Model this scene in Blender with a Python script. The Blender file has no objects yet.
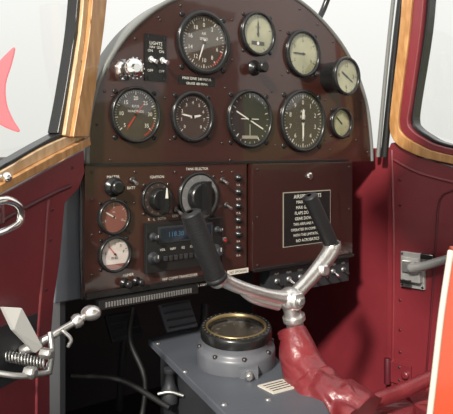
import bpy, bmesh, math, random
from mathutils import Vector, Matrix, noise
random.seed(4)
S=bpy.context.scene
F=650.0; CX=226.5; HZ=148.0; ZC=1.9
try: S.view_settings.view_transform='Standard'
except Exception: pass

# ---------------------------------------------------------------- materials
def mat(name,col,rough=0.5,metal=0.0,col2=None,nscale=8,bump=0.0,bscale=60,coat=0.0,spec=0.5,coatr=0.08,bdist=.004):
    m=bpy.data.materials.new(name); m.use_nodes=True
    nt=m.node_tree; b=nt.nodes['Principled BSDF']
    b.inputs['Base Color'].default_value=(*col,1)
    b.inputs['Roughness'].default_value=rough
    b.inputs['Metallic'].default_value=metal
    b.inputs['Specular IOR Level'].default_value=spec
    if coat:
        b.inputs['Coat Weight'].default_value=coat
        b.inputs['Coat Roughness'].default_value=coatr
    tc=nt.nodes.new('ShaderNodeTexCoord')
    if col2:
        n=nt.nodes.new('ShaderNodeTexNoise'); n.inputs['Scale'].default_value=nscale
        n.inputs['Detail'].default_value=5
        r=nt.nodes.new('ShaderNodeValToRGB')
        r.color_ramp.elements[0].position=.35; r.color_ramp.elements[1].position=.65
        r.color_ramp.elements[0].color=(*col,1); r.color_ramp.elements[1].color=(*col2,1)
        nt.links.new(tc.outputs['Object'],n.inputs['Vector'])
        nt.links.new(n.outputs['Fac'],r.inputs['Fac']); nt.links.new(r.outputs['Color'],b.inputs['Base Color'])
    if bump:
        n=nt.nodes.new('ShaderNodeTexNoise'); n.inputs['Scale'].default_value=bscale
        n.inputs['Detail'].default_value=3
        bp=nt.nodes.new('ShaderNodeBump'); bp.inputs['Strength'].default_value=bump
        bp.inputs['Distance'].default_value=bdist
        nt.links.new(tc.outputs['Object'],n.inputs['Vector'])
        nt.links.new(n.outputs['Fac'],bp.inputs['Height']); nt.links.new(bp.outputs['Normal'],b.inputs['Normal'])
        if coat: nt.links.new(bp.outputs['Normal'],b.inputs['Coat Normal'])
    return m
def wood(name,c1,c2):
    m=mat(name,c1,0.35,coat=.4); nt=m.node_tree; b=nt.nodes['Principled BSDF']
    tc=nt.nodes.new('ShaderNodeTexCoord'); mp=nt.nodes.new('ShaderNodeMapping')
    mp.inputs['Scale'].default_value=(60,14,60)
    n=nt.nodes.new('ShaderNodeTexNoise'); n.inputs['Scale'].default_value=1.5; n.inputs['Detail'].default_value=6
    r=nt.nodes.new('ShaderNodeValToRGB'); r.color_ramp.elements[0].color=(*c1,1); r.color_ramp.elements[1].color=(*c2,1)
    r.color_ramp.elements[0].position=.35; r.color_ramp.elements[1].position=.68
    nt.links.new(tc.outputs['Object'],mp.inputs['Vector']); nt.links.new(mp.outputs['Vector'],n.inputs['Vector'])
    nt.links.new(n.outputs['Fac'],r.inputs['Fac']); nt.links.new(r.outputs['Color'],b.inputs['Base Color'])
    return m
def glassmat(name,fac,tint=(1,1,1)):
    m=bpy.data.materials.new(name); m.use_nodes=True; nt=m.node_tree
    nt.nodes.remove(nt.nodes['Principled BSDF']); o=nt.nodes['Material Output']
    t=nt.nodes.new('ShaderNodeBsdfTransparent'); t.inputs['Color'].default_value=(*tint,1)
    g=nt.nodes.new('ShaderNodeBsdfGlossy'); g.inputs['Roughness'].default_value=.03
    x=nt.nodes.new('ShaderNodeMixShader'); x.inputs['Fac'].default_value=fac
    nt.links.new(t.outputs[0],x.inputs[1]); nt.links.new(g.outputs[0],x.inputs[2]); nt.links.new(x.outputs[0],o.inputs['Surface'])
    return m
PANEL=mat('maroon_panel_lacquer',(.030,.0088,.0065),.30,col2=(.044,.0135,.0095),nscale=2.5,coat=1.0,coatr=.05,bump=.22,bscale=5,bdist=.006)
PANEL2=mat('maroon_door_lacquer',(.023,.0062,.005),.28,col2=(.033,.009,.007),nscale=3,coat=1.0,coatr=.05,bump=.25,bscale=5,bdist=.006)
MAROON=mat('maroon_side_paint',(.155,.017,.024),.38,col2=(.20,.024,.031),nscale=5,bump=.3,bscale=12,coat=.5,coatr=.24,bdist=.006)
MAROOND=mat('maroon_dark_paint',(.075,.007,.013),.45,col2=(.10,.01,.017),nscale=6,bump=.1)
LEATHER=mat('maroon_leather',(.15,.015,.02),.36,col2=(.20,.024,.029),nscale=16,bump=.25,bscale=140,coat=.3,coatr=.25)
BLACK=mat('black_bezel',(.012,.012,.012),.25)
BLACKR=mat('black_rubber',(.011,.011,.012),.5,bump=.15,bscale=300)
FACE=mat('dial_face_black',(.014,.013,.011),.5)
FACEB=mat('dial_face_warm',(.030,.020,.016),.5,col2=(.045,.030,.023))
FACEA=mat('dial_face_aged',(.070,.054,.034),.5,col2=(.042,.030,.021),nscale=18)
FACEG=mat('dial_face_olive',(.40,.39,.25),.4,col2=(.26,.255,.15),nscale=14)  # olive also stands in for glass reflections on the turn and climb dials
FACER=mat('dial_face_red',(.22,.075,.06),.5)
FACEW=mat('dial_face_cream',(.66,.59,.54),.5)
WHITE=mat('white_marking',(.72,.70,.62),.5)
DIMW=mat('faded_marking',(.30,.27,.22),.5)
REDM=mat('red_marking',(.45,.03,.02),.5)
BLUEM=mat('radio_display_glass',(.008,.014,.024),.12,coat=.6)
CHROME=mat('chrome',(.88,.88,.87),.12,1.0)
ALU=mat('cast_aluminium',(.78,.77,.75),.28,.9,bump=.2,bscale=90)
STEEL=mat('dull_steel',(.42,.42,.41),.38,.85,bump=.1)
SCREW=mat('blackened_screw',(.09,.08,.075),.35,.8)
GREY=mat('slate_grey_paint',(.075,.083,.100),.42,col2=(.095,.105,.122),nscale=7,bump=.1)
GREY2=mat('compass_grey_paint',(.10,.105,.12),.36,col2=(.125,.13,.145),nscale=9)
DKGREY=mat('dark_grey_paint',(.020,.021,.025),.5,col2=(.028,.03,.034))
RIM=mat('grey_edge_trim',(.16,.165,.155),.45)
FLOORM=mat('black_floor_mat',(.007,.007,.007),.85,col2=(.012,.010,.009),nscale=18,bump=.3)
WOOD=wood('varnished_wood',(.36,.17,.055),(.55,.30,.12))
WOODL=wood('pale_varnished_wood',(.50,.33,.17),(.66,.48,.30))
CREAM=mat('cream_trim',(.62,.58,.50),.4)
REDP=mat('bright_red_paint',(.60,.075,.03),.25,coat=.6)
HEAD=mat('headliner_cloth',(.30,.25,.20),.9,bump=.3)
GLASS=glassmat('instrument_glass',.12)
PANE=glassmat('window_pane',.06,(.97,.98,.97))
CONC=mat('concrete_apron',(.55,.54,.51),.85,col2=(.62,.61,.58),nscale=2,bump=.2)
REFLOLIVE=mat('reflection_olive',(.10,.11,.04),.9,col2=(.16,.17,.07),nscale=1.5,bump=.5)  # olive for the added bank that tints the gauge reflections

# ---------------------------------------------------------------- builder
_txt={}
def textmesh(s):
    if s in _txt: return _txt[s]
    c=bpy.data.curves.new('t','FONT'); c.body=s; c.size=1; c.align_x='CENTER'; c.align_y='CENTER'; c.resolution_u=2
    o=bpy.data.objects.new('t',c); me=bpy.data.meshes.new_from_object(o)
    r=([v.co.copy() for v in me.vertices],[tuple(p.vertices) for p in me.polygons])
    bpy.data.objects.remove(o); bpy.data.curves.remove(c); bpy.data.meshes.remove(me)
    _txt[s]=r; return r
def catmull(P,n):
    P=[Vector(p) for p in P]
    if len(P)<3 or n<=1: return P
    Q=[P[0]*2-P[1]]+P+[P[-1]*2-P[-2]]; out=[]
    for i in range(1,len(Q)-2):
        for k in range(n):
            t=k/n; a,b,c,d=Q[i-1],Q[i],Q[i+1],Q[i+2]
            out.append(.5*((2*b)+(c-a)*t+(2*a-5*b+4*c-d)*t*t+(3*b-a-3*c+d)*t**3))
    out.append(P[-1]); return out
def axis_rot(d): return Vector(d).normalized().to_track_quat('Z','Y').to_matrix()
class B:
    def __init__(s,name,M=None,bevel=0):
        s.name=name; s.M=M or Matrix.Identity(4); s.bev=bevel
        s.v=[];s.f=[];s.mi=[];s.sm=[];s.mats=[]
    def idx(s,m):
        if m not in s.mats: s.mats.append(m)
        return s.mats.index(m)
    def add(s,vs,fs,m,smooth=False):
        o=len(s.v); s.v+= [Vector(v) for v in vs]; k=s.idx(m)
        for f in fs: s.f.append(tuple(i+o for i in f)); s.mi.append(k); s.sm.append(smooth)
    def box(s,c,size,m,R=None):
        c=Vector(c); vs=[]
        for x in(-.5,.5):
            for y in(-.5,.5):
                for z in(-.5,.5):
                    p=Vector((x*size[0],y*size[1],z*size[2])); vs.append(c+(R@p if R else p))
        s.add(vs,[(0,1,3,2),(4,6,7,5),(0,4,5,1),(2,3,7,6),(0,2,6,4),(1,5,7,3)],m)
    def prism(s,pts,z0,z1,m):
        n=len(pts); vs=[(p[0],p[1],z0) for p in pts]+[(p[0],p[1],z1) for p in pts]
        s.add(vs,[tuple(range(n))[::-1],tuple(range(n,2*n))]+[(i,(i+1)%n,n+(i+1)%n,n+i) for i in range(n)],m)
    def lathe(s,prof,m,seg=36,c=(0,0,0),ax=None,capend=True):
        c=Vector(c); R=axis_rot(ax) if ax is not None else None
        vs=[];fs=[];n=len(prof)
        for r,h in prof:
            for i in range(seg):
                a=2*math.pi*i/seg; p=Vector((r*math.cos(a),r*math.sin(a),h)); vs.append(c+(R@p if R else p))
        for j in range(n-1):
            for i in range(seg):
                k=(i+1)%seg; fs.append((j*seg+i,j*seg+k,(j+1)*seg+k,(j+1)*seg+i))
        s.add(vs,fs,m,True)
        if capend:
            s.add(vs[-seg:],[tuple(range(seg))],m)
    def disk(s,r,h,m,seg=40,c=(0,0)):
        s.add([(c[0]+r*math.cos(2*math.pi*i/seg),c[1]+r*math.sin(2*math.pi*i/seg),h) for i in range(seg)],[tuple(range(seg))],m)
    def tube(s,pts,rad,m,seg=14,res=5,fn=None,flat=1.0):
        n0=len(pts); P=catmull(pts,res)
        if not isinstance(rad,(list,tuple)): rad=[rad]*n0
        N=len(P); R=[]
        for i in range(N):
            t=i/(N-1)*(n0-1); a=min(int(t),n0-2); R.append(rad[a]+(rad[a+1]-rad[a])*(t-a))
        T=(P[1]-P[0]).normalized(); up=Vector((0,0,1)) if abs(T.z)<.9 else Vector((1,0,0))
        nx=T.cross(up).normalized(); vs=[];fs=[]
        for i in range(N):
            T=(P[min(i+1,N-1)]-P[max(i-1,0)]).normalized()
            nx=(nx-T*nx.dot(T)).normalized(); ny=T.cross(nx)
            for k in range(seg):
                a=2*math.pi*k/seg; dirv=nx*math.cos(a)+ny*math.sin(a)*flat
                r=R[i]
                if fn: r*=fn(i/(N-1),a,P[i]+dirv*r)
                vs.append(P[i]+dirv*r)
        for i in range(N-1):
            for k in range(seg):
                l=(k+1)%seg; fs.append((i*seg+k,i*seg+l,(i+1)*seg+l,(i+1)*seg+k))
        s.add(vs,fs,m,True)
        s.add(vs[:seg],[tuple(range(seg))],m); s.add(vs[-seg:],[tuple(range(seg))],m)
    def ball(s,c,r,m,e=1.0,R=None,seg=28,rings=16,fn=None):
        if not isinstance(r,(list,tuple)): r=(r,r,r)
        sg=lambda v:math.copysign(abs(v)**e,v); vs=[];fs=[]
        for j in range(rings+1):
            t=-math.pi/2+math.pi*j/rings
            for i in range(seg):
                a=2*math.pi*i/seg
                p=Vector((r[0]*sg(math.cos(t))*sg(math.cos(a)),r[1]*sg(math.cos(t))*sg(math.sin(a)),r[2]*sg(math.sin(t))))
                if fn: p=p*fn(t,a)
                vs.append(Vector(c)+(R@p if R else p))
        for j in range(rings):
            for i in range(seg):
                k=(i+1)%seg; fs.append((j*seg+i,j*seg+k,(j+1)*seg+k,(j+1)*seg+i))
        s.add(vs,fs,m,True)
    def text(s,t,x,y,z,size,m,rot=0,sx=1):
        vs,fs=textmesh(t); c,sn=math.cos(rot),math.sin(rot)
        s.add([(x+size*(v.x*sx*c-v.y*sn),y+size*(v.x*sx*sn+v.y*c),z) for v in vs],fs,m)
    def rect(s,x,y,w,h,z,m,rot=0):
        c,sn=math.cos(rot),math.sin(rot)
        s.add([(x+a*c-b*sn,y+a*sn+b*c,z) for a,b in((-w/2,-h/2),(w/2,-h/2),(w/2,h/2),(-w/2,h/2))],[(0,1,2,3)],m)
    def screw(s,x,y,z,m=None,r=.003):
        s.lathe([(r,z),(r,z+.0012),(r*.6,z+.002)],m or SCREW,10,(x,y,0))
        s.rect(x,y,r*1.2,r*.3,z+.0022,BLACK,random.random()*3)
    def done(s):
        me=bpy.data.meshes.new(s.name); me.from_pydata([tuple(v) for v in s.v],[],s.f)
        for m in s.mats: me.materials.append(m)
        me.polygons.foreach_set('material_index',s.mi); me.polygons.foreach_set('use_smooth',s.sm)
        bm=bmesh.new(); bm.from_mesh(me)
        bmesh.ops.remove_doubles(bm,verts=bm.verts,dist=1e-6) if s.bev else None
        bmesh.ops.recalc_face_normals(bm,faces=bm.faces); bm.to_mesh(me); bm.free()
        o=bpy.data.objects.new(s.name,me); S.collection.objects.link(o); o.matrix_world=s.M
        if s.bev:
            b=o.modifiers.new('bevel','BEVEL'); b.width=s.bev; b.segments=2; b.limit_method='ANGLE'; b.angle_limit=.7
        return o

def W(px,py,y): return Vector(((px-CX)*y/F,y,(HZ-py)*y/F+ZC))
class Pl:   # vertical survey plane: point + horizontal direction
    def __init__(s,P0,d):
        s.d=Vector(d).normalized(); s.P=Vector(P0); s.n=Vector((s.d.y,-s.d.x))
    def off(s,o): return Pl(s.P+s.n*o,s.d)
    def uv(s,px,py):
        k=(px-CX)/F; t=(k*s.P.y-s.P.x)/(s.d.x-k*s.d.y); y=s.P.y+s.d.y*t
        return Vector((t,(HZ-py)/F*y))
    def y(s,px): return s.P.y+s.d.y*s.uv(px,0).x
    def M(s,uv=(0,0)):
        m=Matrix.Identity(4)
        m.col[0]=(s.d.x,s.d.y,0,0); m.col[1]=(0,0,1,0); m.col[2]=(s.n.x,s.n.y,0,0)
        m.col[3]=(s.P.x+s.d.x*uv[0],s.P.y+s.d.y*uv[0],ZC+uv[1],1); return m
    def pts(s,L): return [s.uv(*p) for p in L]
U=Pl((-.236,1.10),(.778,.628)); L=U.off(.010)
RW=Pl((.372,1.60),(.70,-.71)); LD=Pl((-.236,1.09),(.35,.94))
FWD=Vector((-.628,.778))

# ---------------------------------------------------------------- instrument panel
arch=[(87,168),(88,130),(93,100),(102,74),(116,49),(135,26),(162,5),(195,-9),(235,-18),(275,-11),(302,3),(326,25),(345,50),(358,77),(367,107),(371,140),(372,161)]
ap=[Vector((p.x,p.y,0)) for p in U.pts(arch)]
ac=[Vector((p.x,p.y)) for p in catmull(ap,4)]
b=B('instrument_panel',U.M())
b.prism(ac,-.006,0,PANEL)
b.tube([(p.x,p.y,0) for p in ac],.0045,RIM,8,1)
N=len(ac); vs=[(p.x,p.y,-.003) for p in ac]+[(p.x,p.y,-.05) for p in ac]
b.add(vs,[(i,i+1,N+i+1,N+i) for i in range(N-1)],RIM)
acc=0
for i in range(2,N-2):
    acc+=(ac[i]-ac[i-1]).length
    if acc>.055:
        acc=0; c=Vector((.33,-.05)); q=ac[i]+(c-ac[i]).normalized()*.016; b.screw(q.x,q.y,0,r=.0026)
lp=L.pts([(85,166),(246.5,163),(246.5,270.5),(88,297)])
x0,x1,xm=lp[0].x,L.uv(348,160).x,lp[1].x; zt=L.uv(87,166).y; zb=L.uv(87,297).y
b.prism([(x0,zb),(xm,zb),(xm,zt),(x0,zt)],-.004,.010,PANEL)
b.box(((x0+x1)/2,zt+.002,.006),(x1-x0,.004,.014),BLACK)
b.box(((x0+xm)/2,zb+.002,.013),(xm-x0,.010,.008),BLACK)
for px,py in [(92,172),(92,200),(92,235),(92,275),(135,172),(175,172),(222,172),(232,172),(135,290),(222,265),(130,232),(134,203)]:
    q=L.uv(px,py); b.screw(q.x,q.y,.010,r=.0026)
for px,py in [(112,96),(225,88),(165,98),(170,140),(222,143),(272,92),(275,145),(325,100),(325,140),(232,20),(232,60),(280,30),(282,75),(320,60),(160,20),(115,130),(110,160),(230,160),(355,118),(356,140),(330,150)]:
    q=U.uv(px,py); b.screw(q.x,q.y,0,r=.0022)
def lab(plane,t,px,py,size,m=DIMW,z=.0006): 
    q=plane.uv(px,py); b.text(t,q.x,q.y,z,size,m)
q=U.uv(197,81); b.rect(q.x,q.y,.088,.018,.0004,BLACK)
lab(U,'MAX DIVE 240 M.P.H.',197,79,.0075,WHITE); lab(U,'CRUISE 180 M.P.H.',197,84,.0065,WHITE)
LZ=.0105
for t,px,py in [('FUEL',113,235),('OIL',114,199),('IGNITION',157,177),('TANK SELECTOR',197,169),('MASTER',113,177),('PRIMER',128,275),('GEN',175,216),('BATT',131,188),('PANEL LIGHTS',200,285),('R    L   BOTH',157,219),('VHF COMM TRANSCEIVER',180,277)]:
    lab(L,t,px,py,.0068,WHITE,LZ)
b.done()

def gauge(name,px,py,h,face=FACE,nums=(),needles=((40,.7,.04,WHITE),),ticks=40,plane=U,z=0,depth=0,bez=.86,
          tick=WHITE,numsize=.22,label='',start=0,span=360,screws=True,extra=None,big=5,glass=True):
    uv=plane.uv(px,py); R=h/2*plane.y(px)/F
    b=B(name,plane.M(uv)); d=depth
    if d: b.lathe([(R*.8,z),(R*.82,z+d*.6),(R,z+d)],BLACK,40,capend=False)
    zz=z+d
    b.lathe([(R,zz),(R,zz+.006),(R*.97,zz+.009),(R*(bez+.04),zz+.0095),(R*bez,zz+.007),(R*bez,zz+.002)],BLACK,48,capend=False)
    b.disk(R*bez*1.01,zz+.0025,face,48); f=zz+.0030; r=R*bez
    for i in range(ticks+ (0 if span==360 else 1)):
        a=math.radians(90-start-span*i/ticks); l=.14 if i%big==0 else .07
        b.rect(math.cos(a)*r*(.95-l/2),math.sin(a)*r*(.95-l/2),r*l,r*(.035 if i%big==0 else .018),f,tick,a)
    for i,t in enumerate(nums):
        n=len(nums) if span==360 else len(nums)-1
        a=math.radians(90-start-span*i/n); b.text(str(t),math.cos(a)*r*.66,math.sin(a)*r*.66,f,r*numsize,tick)
    if label: 
        for j,t in enumerate(label.split('|')): b.text(t,0,r*(.34-.2*j),f,r*.14,tick)
    if extra: extra(b,r,f)
    for ang,ln,w,m in needles:
        a=math.radians(90-ang); dx,dy=math.cos(a),math.sin(a); q=f+.0008
        b.add([(-dy*w*r-dx*.15*r,dx*w*r-dy*.15*r,q),(dy*w*r-dx*.15*r,-dx*w*r-dy*.15*r,q),(dy*w*r+dx*ln*.75*r,-dx*w*r+dy*ln*.75*r,q),(dx*ln*r,dy*ln*r,q),(-dy*w*r+dx*ln*.75*r,dx*w*r+dy*ln*.75*r,q)],[(0,1,2,3,4)],m)
    b.lathe([(r*.07,f),(r*.07,f+.0015)],BLACK,12)
    if glass: b.disk(r,zz+.0066,GLASS,40)
    if screws:
        for a in (45,135,225,315):
            b.screw(math.cos(math.radians(a))*R*1.12,math.sin(math.radians(a))*R*1.12,z,BLACK,r=R*.09)
    return b.done()
def redline(b,r,f):
    for i in range(5):
        a=math.radians(-60+i*9); b.rect(math.cos(a)*r*.9,math.sin(a)*r*.9,r*.04,r*.15,f+.0003,REDM,a)
def redneedle(b,r,f):
    b.rect(0,0,r*1.2,r*.03,f+.0003,REDM,.9); redline(b,r,f)
gauge('airspeed_indicator',203,43,65,FACEA,['0','2','4','6','8','10','12','14','16','18'],[(200,.75,.03,WHITE)],50,label='AIR|SPEED',extra=redline,bez=.82,tick=WHITE)
gauge('turn_and_bank_indicator',257,34,45,FACEG,['3','','','','','','',''],[(0,.7,.05,BLACK)],24,label='TURN',bez=.84,tick=BLACK,
      extra=lambda b,r,f:(b.rect(0,-r*.5,r*.9,r*.2,f+.0002,FACE),b.disk(r*.09,f+.0005,WHITE,12,(0,-r*.5))))
gauge('rate_of_climb_indicator',302,54,48,FACEG,['2','1','0','1','2','3'],[(270,.75,.04,BLACK)],30,tick=BLACK,bez=.84)
gauge('tachometer',135,115,57,FACEB,['5','10','15','20','25','30','35'],[(215,.78,.025,REDM)],40,start=-130,span=260,label='R.P.M.|HUNDREDS',extra=redneedle,bez=.88)
gauge('manifold_pressure_gauge',192,117,52,FACEB,['0','1','2','3','4','5','6','7','8'],[(280,.7,.04,WHITE),(80,.5,.05,WHITE)],36,bez=.82,start=-135,span=270)
def horiz(b,r,f):
    b.rect(0,-r*.05,r*1.5,r*.05,f+.0004,WHITE,-.45); b.rect(0,0,r*.9,r*.03,f+.0005,WHITE,0)
    b.rect(0,-r*.45,r*.05,r*.5,f+.0002,DIMW,0); b.rect(0,-r*.7,r*.8,r*.12,f+.0003,DIMW,0)
gauge('artificial_horizon',249,119,59,FACE,[],[],24,bez=.88,extra=horiz,label='')
gauge('altimeter',302,121,63,FACEB,['0','1','2','3','4','5','6','7','8','9'],[(180,.7,.04,WHITE),(2,.45,.06,WHITE)],50,label='ALT|FEET',bez=.88,tick=WHITE)  # warm face instead of black stands in for a greenish glass reflection
gauge('outside_air_temperature_gauge',340,123,32,FACEG,['0','5',''],[(310,.8,.06,BLACK)],20,tick=BLACK,bez=.8)
gauge('clock',330,78,38,FACEG,['12','3','6','9'],[(300,.55,.06,BLACK),(120,.75,.04,BLACK)],12,tick=BLACK,depth=.045,bez=.84,big=3,screws=False,numsize=.35)
gauge('oil_pressure_gauge',113,217,36,FACER,['0','5','10'],[(-60,.8,.04,WHITE)],20,plane=L,start=-110,span=220,label='OIL',bez=.84)
gauge('fuel_quantity_gauge',114,254,37,FACEW,['E','1','2','3','F'],[(-40,.75,.035,REDM)],16,plane=L,start=-80,span=160,tick=BLACK,bez=.84,numsize=.26,
      extra=lambda b,r,f:(b.prism([(math.cos(math.radians(a))*r*.98,math.sin(math.radians(a))*r*.98) for a in range(220,321,10)],f,f+.0003,FACER),b.text('FUEL',0,-r*.25,f+.0002,r*.24,BLACK)))

def selector(name,px,py,h,ringm,wedge):
    uv=L.uv(px,py); R=h/2*L.y(px)/F; b=B(name,L.M(uv))
    b.lathe([(R,0),(R,.006),(R*.94,.008),(R*.9,.0065)],BLACK,44)
    b.disk(R*.88,.0068,ringm,44)
    for i in range(12):
        a=math.radians(i*30); b.rect(math.cos(a)*R*.78,math.sin(a)*R*.78,R*.10,R*.03,.0071,DIMW,a)
    b.lathe([(R*.62,.007),(R*.60,.018),(R*.52,.021)],BLACK,32)
    b.box((0,0,.027),(R*.26,R*1.3,.016),BLACK)
    if wedge: b.prism([(-R*.09,R*.1),(R*.09,R*.1),(R*.03,R*.66),(-R*.03,R*.66)],.0351,.0358,WHITE)
    for a in (45,135,225,315): b.screw(math.cos(math.radians(a))*R*1.12,math.sin(math.radians(a))*R*1.12,0)
    b.done()
selector('ignition_switch',156,199,36,FACEB,True)
selector('fuel_tank_selector',198,197,50,mat('selector_grey',(.15,.15,.15),.4),False)

uv=U.uv(124,70); b=B('throttle_friction_knob',U.M(uv))
b.lathe([(.019,0),(.019,.004),(.012,.006),(.010,.020),(.015,.022),(.0175,.028),(.0175,.038),(.014,.043),(.007,.045)],CHROME,28)
for i in range(14):
    a=i/14*6.283; b.box((.0175*math.cos(a),.0175*math.sin(a),.033),(.003,.0025,.010),CHROME,Matrix.Rotation(a,3,'Z'))
b.done()
uv=U.uv(155,58); b=B('toggle_switch_plate',U.M(uv),.0006)
b.box((0,0,.0015),(.046,.085,.003),BLACK)
for x in(-.012,.012):
    b.lathe([(.0065,.003),(.0065,.007),(.004,.008)],CHROME,14,(x,-.004,0))
    b.tube([(x,-.004,.006),(x,-.010,.024)],[.0022,.0038],CHROME,10,1)
    b.text('ON',x,.012,.0032,.007,WHITE); b.text('OFF',x,-.024,.0032,.007,WHITE)
b.text('LIGHTS',0,.026,.0032,.0085,WHITE); b.text('NAV  LDG',0,.019,.0032,.006,WHITE)
for y in(-.037,.037): b.screw(-.017,y,.003,r=.0022); b.screw(.017,y,.003,r=.0022)
b.done()
uv=U.uv(254,68); b=B('altimeter_setting_knob',U.M(uv))
b.lathe([(.016,0),(.016,.003),(.007,.004),(.006,.018),(.011,.019),(.012,.032),(.009,.035)],BLACK,22); b.done()
uv=L.uv(113,187); b=B('push_pull_knob',L.M(uv))
b.lathe([(.017,0),(.017,.004),(.009,.005),(.008,.010),(.012,.012),(.012,.020),(.008,.022)],BLACK,24); b.done()
for px,py,r in[(124,283,.007),(136,281,.006)]:
    uv=L.uv(px,py); b=B('small_push_knob',L.M(uv)); b.lathe([(r*1.3,0),(r*1.3,.003),(r*.6,.004),(r*.6,.012),(r,.013),(r,.02),(r*.5,.022)],BLACK,16); b.done()
for px,py,c in[(176,210,None),(132,180,None),(226,205,None),(224,240,1),(222,180,None)]:
    uv=L.uv(px,py); 
    if c:
        b=B('indicator_lamp',L.M(uv)); b.lathe([(.006,0),(.006,.003),(.0045,.0035)],STEEL,16); b.ball((0,0,.003),(.0042,.0042,.004),REDM)
    else:
        b=B('toggle_switch',L.M(uv)); b.lathe([(.0065,0),(.0065,.003),(.004,.004)],SCREW,6); b.tube([(0,0,.003),(0,-.006,.018)],[.0018,.003],STEEL,10,1)
    b.done()
uv=L.uv(238,218); b=B('circuit_breaker_column',L.M(uv))
for i,dy in enumerate([.080,.052,.024,-.004,-.032,-.060]):
    b.lathe([(.0075,0),(.0075,.003),(.005,.004),(.0045,.009),(.003,.010)],BLACK,16,(0,dy,0))
    b.lathe([(.0085,0),(.0085,.0012)],SCREW,18,(0,dy,0)); b.text('%d A'%(5*(i%4+1)),.0,dy-.0145,.0008,.006,WHITE)
b.done()
c=[L.uv(143,222),L.uv(219,222),L.uv(219,266),L.uv(143,273)]
rx0,rx1=c[0].x,c[1].x; ry1=c[0].y-.002; ry0=c[3].y
b=B('aircraft_radio',L.M(((rx0+rx1)/2,(ry0+ry1)/2)),.0008); w,h=rx1-rx0,ry1-ry0
b.box((0,0,.006),(w,h,.010),BLACK); b.box((0,h*.24,.0115),(w*.72,h*.34,.002),DKGREY); b.rect(0,h*.24,w*.66,h*.26,.0128,BLUEM)
b.text('118.30',-w*.14,h*.24,.0132,.013,mat('display_digits',(.05,.14,.22),.4)); b.text('COMM',w*.2,h*.3,.0132,.007,DIMW)
for x,y,r in[(-.42,-.2,.010),(-.42,.22,.007),(.40,-.22,.012),(.17,-.24,.009),(.42,.24,.006)]:
    b.lathe([(r*1.15,.011),(r*1.1,.014),(r*.8,.015),(r*.75,.026),(r*.4,.028)],DKGREY,20,(x*w,y*h,0))
    b.rect(x*w,y*h+r*.4,r*.15,r*.6,.0285,WHITE)
for i in range(6): b.box((-w*.27+i*w*.065,-h*.24,.012),(w*.045,h*.10,.006),SCREW if i%2 else DKGREY)
for i in range(5): b.text('VOL NAV SQ COM PUSH'.split()[i],-w*.3+i*w*.13,-h*.06,.0112,.006,WHITE)
b.done()
gx0,gx1=L.uv(248.5,160).x,x1; b=B('glove_box_door',L.M(((gx0+gx1)/2,(zt+zb)/2)),.0012); w,h=gx1-gx0,zt-zb
b.box((0,0,.005),(w,h-.004,.016),PANEL2)
b.lathe([(.008,.013),(.008,.017),(.005,.018)],CHROME,20,(.01,h*.36,0)); b.rect(.01,h*.36,.0015,.008,.0184,BLACK)
for x in(-.46,.46):
    for y in(-.44,0,.44): b.screw(x*w,y*h,.013,r=.0024)
b.box((0,-h*.5+.004,.016),(w,.007,.006),BLACK)
b.done()
p0,p1=L.uv(279,193),L.uv(325,240); w,h=p1.x-p0.x,p0.y-p1.y
b=B('operating_limits_placard',L.off(.0132).M(((p0.x+p1.x)/2,(p0.y+p1.y)/2)))
b.box((0,0,.0011),(w,h,.0016),BLACK); b.box((0,0,.0009),(w+.004,h+.004,.001),DIMW)
for i,(t,sz) in enumerate([('AIRSPEED LIMITS',.0115),('MAX LEVEL   212',.0095),('MAX GLIDE   270',.0095),('FLAPS DOWN  106',.0095),('GEAR DOWN  147',.0095),('THIS AIRPLANE MUST BE',.008),('OPERATED IN COMPLIANCE',.008),('WITH THE LIMITATIONS',.008),('NO ACROBATICS',.009)]):
    b.text(t,0,h*(.42-.105*i),.0021,sz,WHITE)
b.done()
b=B('ribbed_heater_vent',L.M((0,zb)),.0005)
v0,v1=L.uv(94,290).x,L.uv(192,290).x
b.box(((v0+v1)/2,-.013,.012),(v1-v0,.016,.016),BLACK)
for i in range(34): b.box((v0+.012+i*(v1-v0-.03)/33,-.013,.021),(.003,.009,.003),STEEL)
b.done()
b=B('warning_label_plate',L.M(((L.uv(232,268).x),zb+.008)))
b.box((0,0,.0185),(.052,.009,.002),CREAM); b.text('NO SMOKING',0,0,.0197,.007,BLACK); b.done()
q0,q1=L.uv(268,265).x,L.uv(347,265).x
b=B('switch_subpanel',L.M(((q0+q1)/2,zb-.030)),.001); w=q1-q0
b.box((0,0,-.01),(w,.052,.03),DKGREY)
for i in range(7):
    x=-w*.42+i*w*.14
    b.lathe([(.006,.005),(.006,.009),(.004,.010)],STEEL,12,(x,.002,0)); b.tube([(x,.002,.008),(x,-.006,.024)],[.002,.0035],CHROME if i%2 else BLACK,8,1)
    b.text(['FLAP','GEAR','PITOT','NAV','LDG','CABIN','GEN'][i],x,.017,.0055,.006,WHITE)
b.done()

# ---------------------------------------------------------------- cabin shell
def vert_wall(name,Pa,Pb,z0,z1,th,m):
    Pa,Pb=Vector(Pa),Vector(Pb); d=(Pb-Pa).normalized(); n=Vector((d.y,-d.x))*th; b=B(name)
    v=[(p.x,p.y,z) for z in(z0,z1) for p in(Pa,Pb,Pb+n,Pa+n)]
    b.add(v,[(0,1,2,3),(4,7,6,5),(0,4,5,1),(1,5,6,2),(2,6,7,3),(3,7,4,0)],m); return b.done()
ZF=ZC-.62
P0=U.P; PR=U.P+U.d*.76
fw0=P0+FWD*.42-U.d*.06; fw1=PR+FWD*.42-U.d*.02
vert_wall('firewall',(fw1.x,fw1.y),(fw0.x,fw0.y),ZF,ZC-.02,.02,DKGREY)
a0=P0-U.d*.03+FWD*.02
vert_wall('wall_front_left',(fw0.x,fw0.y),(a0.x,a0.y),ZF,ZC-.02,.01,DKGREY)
b=B('footwell_ceiling'); 
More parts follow.
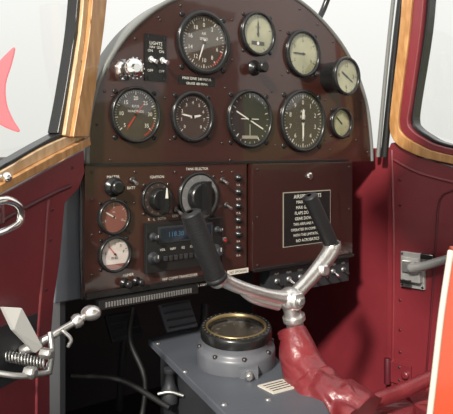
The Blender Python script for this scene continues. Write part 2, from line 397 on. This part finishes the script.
vv=[P0-U.d*.02+FWD*.01,PR+U.d*.0+FWD*.01,fw1,fw0]
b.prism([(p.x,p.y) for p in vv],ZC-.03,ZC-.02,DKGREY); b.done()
b=B('floor'); b.prism([(-.75,.25),(.95,-.2),(1.5,.6),(.6,2.1),(-.7,2.1)],ZF-.02,ZF,FLOORM); b.done()
ur=1.15
b=B('wall_right',RW.M(),.002)
q=RW.pts([(378,148),(410,146),(425,156),(460,166),(520,178)])
b.prism([(-.44,-.01)]+[(p.x,p.y) for p in q]+[(.62,q[-1].y),(.66,.35),(ur,.35),(ur,-.62),(-.44,-.62)],-.02,0,MAROON)
b.done()
RJ=RW.off(.028)
b=B('door_frame_right',RW.M(),.004)
pts=[(388,150),(391,143),(403,141),(408,150),(418,157),(433,162),(455,168),(540,186),(540,560),(386,470)]
b.prism([(p.x,p.y) for p in RJ.pts(pts)],.0005,.028,MAROON)
q=RJ.pts([(392,150),(394,250),(393,350),(392,420)]); b.tube([(p.x,p.y,.028) for p in q],.004,MAROON,8,6)
q=RJ.pts([(394,160),(412,170),(432,177),(470,186)]); b.tube([(p.x,p.y,.028) for p in q],.004,MAROON,8,6)
q=RJ.pts([(453,190),(440,200),(436,240),(430,330),(424,400)]); b.tube([(p.x,p.y,.028) for p in q],.003,MAROOND,8,6)
for py in(180,205,300,330,352): 
    p=RJ.uv(400,py); b.screw(p.x,p.y,.028,MAROOND,.004)
b.done()
b=B('window_2',RW.M(),.002)
def stripx(b,plane,outer,inner,z0,z1,m,base=0):
    o=[Vector((p.x,p.y,0)) for p in plane.pts(outer)]; i=[Vector((p.x,p.y,0)) for p in plane.pts(inner)]
    o=catmull(o,4); i=catmull(i,4)
    for k in range(len(o)-1): b.prism([o[k].xy,o[k+1].xy,i[k+1].xy,i[k].xy],z0,z1,m)
stripx(b,RJ,[(406,-30),(402,30),(394,100),(392,128),(398,143),(414,153),(440,161),(520,176)],[(417,-30),(412,30),(403,100),(401,124),(406,135),(420,144),(443,153),(520,168)],-.01,.040,WOOD)
stripx(b,RJ,[(417,-30),(412,30),(403,100),(401,124),(406,135),(420,144),(443,153),(520,168)],[(427,-30),(422,30),(412,100),(409,121),(413,130),(424,138),(445,147),(520,162)],-.01,.034,MAROON)
stripx(b,RJ,[(427,-30),(422,30),(412,100),(409,121),(413,130),(424,138),(445,147),(520,162)],[(430,-30),(425,30),(414,100),(412,120),(415,127),(426,135),(446,144),(520,159)],-.012,.02,BLACK)
b.add([(p.x,p.y,0) for p in RJ.pts([(424,-30),(411,110),(413,130),(520,163),(520,-30)])],[(0,1,2,3,4)],PANE)
b.tube([(p.x,p.y,.02) for p in RJ.pts([(409,132),(418,139),(426,146)])],.004,STEEL,10,5)
b.done()
b=B('windshield_post'); 
b.tube([W(404,-25,1.53),W(394,60,1.54),W(384,157,1.55)],.009,BLACK,12,4)
b.tube([W(396,-25,1.56),W(387,60,1.57),W(378,157,1.57)],.005,RIM,10,4); b.done()
b=B('windshield_brace'); b.tube([W(334,-20,1.7),W(324,8,1.7),W(316,24,1.68)],.008,BLACK,12,4); b.done()
b=B('ceiling'); b.prism([(.02,.75),(.75,1.15),(1.5,.3),(1.5,-1.0),(.25,-1.0)],ZC+.40,ZC+.43,HEAD); b.done()
# right latch
p=RJ.uv(414,270); b=B('door_latch',RJ.M(p),.0012)
LAT=mat('latch_metal',(.36,.36,.35),.4,.35,col2=(.45,.45,.44),nscale=30)
b.box((0,0,.004),(.060,.082,.008),LAT); b.box((.004,.004,.015),(.046,.056,.018),LAT); b.box((.002,.012,.027),(.030,.026,.010),ALU)
b.lathe([(.014,.02),(.014,.036),(.009,.040)],ALU,22,(.016,.012,0))
b.tube([(.010,.010,.034),(.045,.020,.038),(.09,.038,.040),(.15,.062,.038)],[.012,.010,.009,.010],LAT,12,5)
b.box((-.006,-.024,.026),(.026,.010,.006),BLACK); b.box((.05,.040,.03),(.03,.012,.012),BLACK)
for x in(-.026,.026):
    for y in(-.036,.036): b.screw(x,y,.008)
b.done()
p=RJ.uv(401,373); b=B('door_hinge',RJ.M(p),.002)
b.box((-.004,0,.004),(.066,.05,.008),MAROON); b.lathe([(.008,-.03),(.008,.03)],MAROOND,14,(-.03,0,.010),(0,1,0)); b.lathe([(.009,0),(.009,.012),(.005,.014)],MAROON,14,(.018,.002,.004))
for y in(-.015,.015): b.screw(.0,y,.008)
b.done()

# ---------------------------------------------------------------- left open door
b=B('door_1',LD.M(),.0025)
b.prism(LD.pts([(-60,232),(0,196),(45,171),(84,150),(85,172),(79,188),(65,203),(60,260),(54,300),(50,350),(50,480),(-60,560)]),-.03,0,MAROON)
stripx(b,LD,[(-60,225),(0,190),(45,166),(85,145)],[(-60,216),(0,181),(45,157),(84,137)],-.02,.012,WOOD)
stripx(b,LD,[(-60,216),(0,181),(45,157),(84,137)],[(-60,205),(0,171),(40,148),(64,137)],-.02,.004,WOODL)
stripx(b,LD,[(-60,205),(0,171),(40,148),(64,137)],[(-60,200),(0,167),(38,145),(60,133)],-.02,.0,BLACK)
stripx(b,LD,[(103,-30),(97,30),(88,90),(82,137)],[(88,-30),(83,30),(74,90),(66,137)],-.02,.014,WOOD)
stripx(b,LD,[(88,-30),(83,30),(74,90),(66,137)],[(83,-30),(78,30),(69,90),(62,135)],-.02,.006,WOODL)
stripx(b,LD,[(83,-30),(78,30),(69,90),(62,135)],[(80,-30),(75,30),(66,90),(58,133)],-.02,.0,BLACK)
b.add([(q.x,q.y,-.01) for q in LD.pts([(-60,203),(60,136),(82,-30),(-60,-30)])],[(0,1,2,3)],PANE)
q=LD.pts([(-60,262),(0,222),(50,195),(70,186)]); b.tube([(p.x,p.y,0) for p in q],.004,MAROOND,8,6)
q=LD.pts([(48,200),(44,260),(38,330),(36,430)]); b.tube([(p.x,p.y,0) for p in q],.0035,MAROON,8,6)
for px,py in[(52,210),(50,240),(46,290),(20,224),(72,168)]:
    p=LD.uv(px,py); b.screw(p.x,p.y,0,MAROOND,.003)
b.done()
b=B('door_jamb',U.M(),.002)
b.prism([(p.x,p.y) for p in U.pts([(62,195),(84,168),(86,200),(86,300),(58,305)])],-.03,-.012,GREY)
q=U.pts([(84,165),(83,230),(85,300)]); b.tube([(p.x,p.y,-.005) for p in q],.005,BLACK,10,4); b.done()
p=LD.uv(-14,214); b=B('window_latch',LD.M(p),.001)
b.box((0,0,.003),(.06,.03,.006),CHROME)
b.tube([(-.02,.01,.01),(.01,.018,.022),(.034,.008,.026),(.039,-.012,.024),(.02,-.022,.02),(-.03,-.03,.016)],[.005,.006,.006,.006,.005,.005],CHROME,12,6)
b.lathe([(.012,.006),(.012,.016),(.008,.019)],CHROME,20,(-.005,.004,0)); b.done()
p=LD.uv(-18,178); b=B('window_crank_pin',LD.M(p)); b.ball((.03,.0,.016),.007,CHROME); b.tube([(.03,0,.0),(.03,0,.016)],.004,CHROME,10,1); b.done()
# door latch mechanism
b=B('door_latch_mechanism',None,.0008)
y=.93
def X(px,py,yy=y): return W(px,py,yy)
n=Vector((LD.n.x,LD.n.y,0)); d=Vector((LD.d.x,LD.d.y,0)); Rl=Matrix((d,Vector((0,0,1)),n)).transposed()
b.box(X(14,350,.925),(.11,.085,.010),DKGREY,Rl)
A=[X(3,307,.885),X(22,308,.89),X(43,347,.92),X(36,353,.92),X(14,330,.89)]
o=n*.006; b.add([a for a in A]+[a-o for a in A],[(0,1,2,3,4),(9,8,7,6,5)]+[(i,(i+1)%5,5+(i+1)%5,5+i) for i in range(5)],mat('lever_grey',(.45,.45,.43),.4))
b.tube([X(22,352,.93),X(48,338,.93),X(70,325,.95),X(84,317,.96)],[.009,.006,.005,.006],ALU,12,5)
b.ball(X(91,313,.965),(.015,.0125,.0115),ALU,R=None)
b.lathe([(.009,-.006),(.011,0),(.009,.007)],ALU,18,X(77,321,.955),(X(91,313,.965)-X(77,321,.955)))
b.tube([X(62,330,.93),X(71,339,.93),X(68,347,.93)],.003,STEEL,8,4)
sp=[]
for i in range(110):
    t=i/109; c=X(6,356,.905).lerp(X(46,364,.92),t); a=t*13*6.283; sp.append(c+Vector((0,math.cos(a)*.007,math.sin(a)*.007)))
b.tube(sp,.0016,STEEL,6,1)
for px,py,r in[(26,372,.009),(42,353,.008)]:
    b.lathe([(r,0),(r,.014),(r*.6,.017)],STEEL,6,X(px,py,.90),n)
b.tube([X(50,332,.93),X(52,352,.92),X(49,374,.92)],.0045,STEEL,8,4)
b.tube([X(-10,372,.88),X(22,376,.89),X(50,372,.92)],.0045,STEEL,8,4)
b.done()

# ---------------------------------------------------------------- control yoke
Y=Pl((.1055,1.08),(.778,.628))
def Yp(px,py,o=0):
    u=Y.uv(px,py); return Vector((Y.P.x+Y.d.x*u.x+Y.n.x*o,Y.P.y+Y.d.y*u.x+Y.n.y*o,ZC+u.y))
b=B('control_yoke')
hub=Yp(290,299)
nY=Vector((Y.n.x,Y.n.y,0))
b.tube([hub,Yp(270,296),Yp(245,289),Yp(226,281),Yp(216,272)],[.014,.0110,.0105,.011,.012],ALU,18,6)
b.tube([Yp(278,306),Yp(254,300),Yp(238,289)],[.008,.006,.005],ALU,10,5)
b.tube([hub,Yp(305,284),Yp(322,264),Yp(332,249),Yp(334,240)],[.013,.012,.014,.015,.012],ALU,18,6)
b.tube([hub,Yp(293,315),Yp(299,345,-.0)],[.017,.014,.016],ALU,18,5)
b.ball(hub,(.022,.022,.020),ALU,R=None)
b.lathe([(.015,-.01),(.015,.020),(.012,.023)],ALU,26,hub,nY); b.lathe([(.008,.023),(.008,.028),(.005,.029)],STEEL,6,hub,nY)
b.lathe([(.010,-.006),(.010,.018),(.007,.020)],ALU,20,Yp(318,269),nY)
b.lathe([(.019,-.004),(.019,.004)],ALU,24,Yp(294,318),Yp(290,299)-Yp(294,318))
def grip(bb,p0,p1,r,m=BLACKR):
    L_=(p1-p0).length; prof=[(r*.3,-.004),(r*.8,-.003),(r*1.02,0)]
    nr=26
    for i in range(nr):
        h=L_*(i+.1)/nr; prof+=[(r,h),(r*.98,h+L_*.30/nr),(r,h+L_*.6/nr)]
    prof+=[(r*1.08,L_),(r*1.08,L_+.004),(r*.9,L_+.007)]
    bb.lathe(prof,m,28,p0,p1-p0)
grip(b,Yp(191,214),Yp(216,277),.0160)
grip(b,Yp(310,197),Yp(331,243),.0132)
b.ball(Yp(332,247),.0155,ALU); b.ball(Yp(217,279),.0145,ALU)
b.done()
b=B('leather_gaiter')
def fold(t,a,p):
    q=Vector((p.x*15,p.y*15,p.z*30+p.x*26)); w=noise.noise(q); w2=noise.noise(q*1.9+Vector((3,1,7)))
    amp=.3+.7*min(1,max(0,(t-.15)*1.5))
    v=math.sqrt(w*w+.004); v2=math.sqrt(w2*w2+.006)
    return 1.04-amp*(.17*max(0,1-v*2.6)+.05*max(0,1-v2*2.6))+amp*.12*w
b.tube([W(293,329,1.08),W(297,345,1.07),W(302,364,1.06),W(311,384,1.04),W(326,402,1.01),W(352,428,.98)],[.021,.029,.036,.043,.052,.068],LEATHER,90,26,fold)
b.tube([W(292,331,1.08),W(293,336,1.08)],.0245,LEATHER,24,1)
b.done()
b=B('seat_cushion')
b.ball(W(414,452,1.16),(.11,.13,.085),LEATHER,.6,Matrix.Rotation(-.6,3,'Z'),60,36,lambda t,a:1+.02*math.sin(a*6+t*5)+.015*math.sin(a*11-t*3))
b.tube([W(352,414,1.03),W(375,401,1.06),(W(400,392,1.1)),W(432,377,1.14)],[.012,.013,.013,.012],LEATHER,16,6)
b.done()
# ---------------------------------------------------------------- console and compass
b=B('centre_console',None,.004)
def H(px,py,z):
    y_=z*F/(HZ-py); return ((px-CX)*y_/F,y_)
zc=-.375
top=[H(148,338,zc),H(205,322,zc),H(262,344,zc),H(322,398,zc),H(345,440,zc),H(252,440,zc)]
b.prism(top,ZC+zc-.014,ZC+zc,GREY)
cxm=sum(p[0] for p in top)/6; cym=sum(p[1] for p in top)/6
low=[(cxm+(p[0]-cxm)*.86,cym+(p[1]-cym)*.9) for p in top]
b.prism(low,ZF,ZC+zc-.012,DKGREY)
for px,py in[(158,344),(185,372),(205,333),(224,405),(290,385),(268,400)]:
    x,yy=H(px,py,zc); b.lathe([(.005,0),(.005,.002),(.003,.003)],STEEL,10,(x,yy,ZC+zc))
b.done()
x,yy=H(278,387,zc-.0); b=B('console_data_plate',Matrix.Translation((x,yy,ZC+zc))@Matrix.Rotation(.6,4,'Z'))
b.box((0,0,.001),(.05,.04,.002),CREAM); 
for i in range(4): b.rect(0,.012-.008*i,.04,.0025,.0022,BLACK)
b.done()
yc=1.13; cc=Vector(((236-CX)*yc/F,yc,ZC+zc))
Mc=Matrix.Translation(cc)@Matrix.Rotation(math.radians(8),4,'X')
b=B('magnetic_compass',Mc)
R=.066
b.lathe([(R*.98,-.012),(R*1.02,.006),(R*1.03,.030),(R*1.0,.036),(R*.93,.038),(R*.91,.044),(R*.91,.056)],GREY2,56,capend=False)
b.lathe([(R*.93,.052),(R*.94,.064),(R*.91,.070),(R*.80,.070),(R*.78,.066),(R*.76,.056)],BLACK,56,capend=False)
b.lathe([(R*.795,.0685),(R*.79,.0710),(R*.75,.0710),(R*.74,.066)],mat('aged_brass_ring',(.34,.25,.12),.35,.8),56,capend=False)
b.disk(R*.765,.057,mat('compass_card',(.04,.034,.026),.4),48)
for i in range(72):
    a=i/72*6.283; l=.10 if i%6==0 else .05
    b.rect(math.cos(a)*R*(.70-l/2),math.sin(a)*R*(.70-l/2),R*l,R*.010,.0574,DIMW,a)
for i,t in enumerate(['N','3','6','E','12','15','S','21','24','W','30','33']):
    a=math.radians(90-30*i+35); b.text(t,math.cos(a)*R*.52,math.sin(a)*R*.52,.0574,R*.12,DIMW,a-math.pi/2)
for i in range(36):
    a=i/36*6.283; b.rect(math.cos(a)*R*.855,math.sin(a)*R*.855,R*.05,R*.015,.0704,DIMW,a)
b.disk(R*.75,.066,GLASS,48)
for i in range(8):
    a=i/8*6.283+.2; b.lathe([(.004,.036),(.004,.040),(.002,.041)],SCREW,8,(math.cos(a)*R*.97,math.sin(a)*R*.97,0))
b.box((.02,-R*1.02,.018),(.03,.014,.018),GREY2); b.lathe([(.007,0),(.007,.012),(.004,.014)],STEEL,14,(.02,-R*1.1,.018),(0,-1,0))
b.done()

# ---------------------------------------------------------------- footwell hardware
for i,(px,py,yy) in enumerate([(178,316,1.34),(124,326,1.36)]):
    b=B('rudder_pedal',None,.002); Rr=Matrix.Rotation(.65,3,'Z')@Matrix.Rotation(-.6,3,'X')
    c=W(px,py,yy); b.box(c,(.075,.008,.06),GREY if i==0 else DKGREY,Rr)
    for k in range(4): b.box(c+Rr@Vector((0,-.006,-.022+.015*k)),(.066,.005,.004),DKGREY,Rr)
    b.tube([c+Vector((0,.01,-.02)),c+Vector((-.01,.03,-.10)),c+Vector((-.02,.06,-.20))],.008,DKGREY,10,4); b.done()
HOSE=mat('black_hose',(.006,.006,.006),.6)
b=B('control_cable_tubes')
b.tube([W(133,306,1.24),W(130,340,1.24),W(145,380,1.2),W(140,430,1.15)],.005,HOSE,10,5)
b.tube([W(205,305,1.4),W(204,322,1.38)],.009,DKGREY,10,1)
b.tube([W(70,376,1.15),W(120,380,1.18),W(170,408,1.12)],.005,HOSE,10,5)
b.done()
b=B('fuel_strainer_valve'); 
b.lathe([(.014,0),(.016,.02),(.010,.03),(.007,.05),(.011,.052),(.011,.060)],DKGREY,20,W(170,402,1.15)); b.tube([W(158,394,1.13),W(170,392,1.13),W(184,396,1.12)],.003,STEEL,8,4); b.done()
b=B('door_2',None,.002)
pol=[(430,430),(437,370),(444,310),(453,252),(520,252),(520,430)]
vs=[W(*p,.80) for p in pol]+[W(*p,.80)+Vector((.012,.05,0)) for p in pol]; n_=len(pol)
b.add(vs,[tuple(range(n_)),tuple(range(n_,2*n_))]+[(i,(i+1)%n_,n_+(i+1)%n_,n_+i) for i in range(n_)],REDP)
b.tube([W(428,430,.80),W(435,370,.80),W(442,310,.80),W(451,250,.80)],.004,CREAM,10,5)
b.done()

# ---------------------------------------------------------------- outside
b=B('ground'); b.add([(-80,-60,0),(80,-60,0),(80,120,0),(-80,120,0)],[(0,1,2,3)],CONC); b.done()
b=B('reflection_hedge');  # unseen bank, added so the gauge glass reflects olive
hv=[];hf=[];NX=60
for i in range(NX+1):
    yv=-22+i*.45; 
    for j,(dx,z) in enumerate([(-1.2,0),(-1.4,.9),(-1.0,1.9),(-.3,2.7),(.6,2.8),(1.4,1.4),(1.4,0)]):
        hv.append((11+dx+random.uniform(-.25,.25),yv,z*(1+random.uniform(-.12,.12))))
for i in range(NX):
    for j in range(6): hf.append((i*7+j,i*7+j+1,(i+1)*7+j+1,(i+1)*7+j))
b.add(hv,hf,REFLOLIVE,True); b.done()
b=B('parked_aircraft_wingtip',None,.01)
pol=catmull([Vector((x,y,0)) for x,y in[(-40,86),(-10,70),(4,56),(15,47),(12,64),(6,84),(7,104),(13,119),(20,132),(4,127),(-12,118),(-40,116)]],4)
vs=[W(p.x,p.y,4.0) for p in pol]+[W(p.x,p.y,4.06) for p in pol]; n_=len(pol)
b.add(vs,[tuple(range(n_)),tuple(range(n_,2*n_))]+[(i,(i+1)%n_,n_+(i+1)%n_,n_+i) for i in range(n_)],mat('red_wing_fabric',(.60,.10,.12),.5)); b.done()

w=bpy.data.worlds.new('sky'); S.world=w; w.use_nodes=True; nt=w.node_tree; bg=nt.nodes['Background']
tc=nt.nodes.new('ShaderNodeTexCoord'); sx=nt.nodes.new('ShaderNodeSeparateXYZ'); r=nt.nodes.new('ShaderNodeValToRGB')
nt.links.new(tc.outputs['Generated'],sx.inputs[0]); nt.links.new(sx.outputs['Z'],r.inputs['Fac']); nt.links.new(r.outputs['Color'],bg.inputs['Color'])
r.color_ramp.elements[0].color=(.68,.675,.64,1); r.color_ramp.elements[1].color=(1,1,.98,1); r.color_ramp.elements[1].position=.5
bg.inputs['Strength'].default_value=1.2
l=bpy.data.lights.new('sun','SUN'); l.energy=5.2; l.angle=.08; l.color=(1,.94,.85)
o=bpy.data.objects.new('sun',l); S.collection.objects.link(o); o.rotation_euler=Vector((.30,.85,-.55)).to_track_quat('-Z','Y').to_euler()

cam=bpy.data.cameras.new('camera'); co=bpy.data.objects.new('camera',cam); S.collection.objects.link(co)
co.location=(0,0,ZC); co.rotation_euler=(math.pi/2,0,0); cam.sensor_fit='HORIZONTAL'; cam.sensor_width=36; cam.lens=F/453*36
cam.shift_y=-(207-HZ)/453; cam.clip_start=.02; cam.clip_end=500
S.camera=co
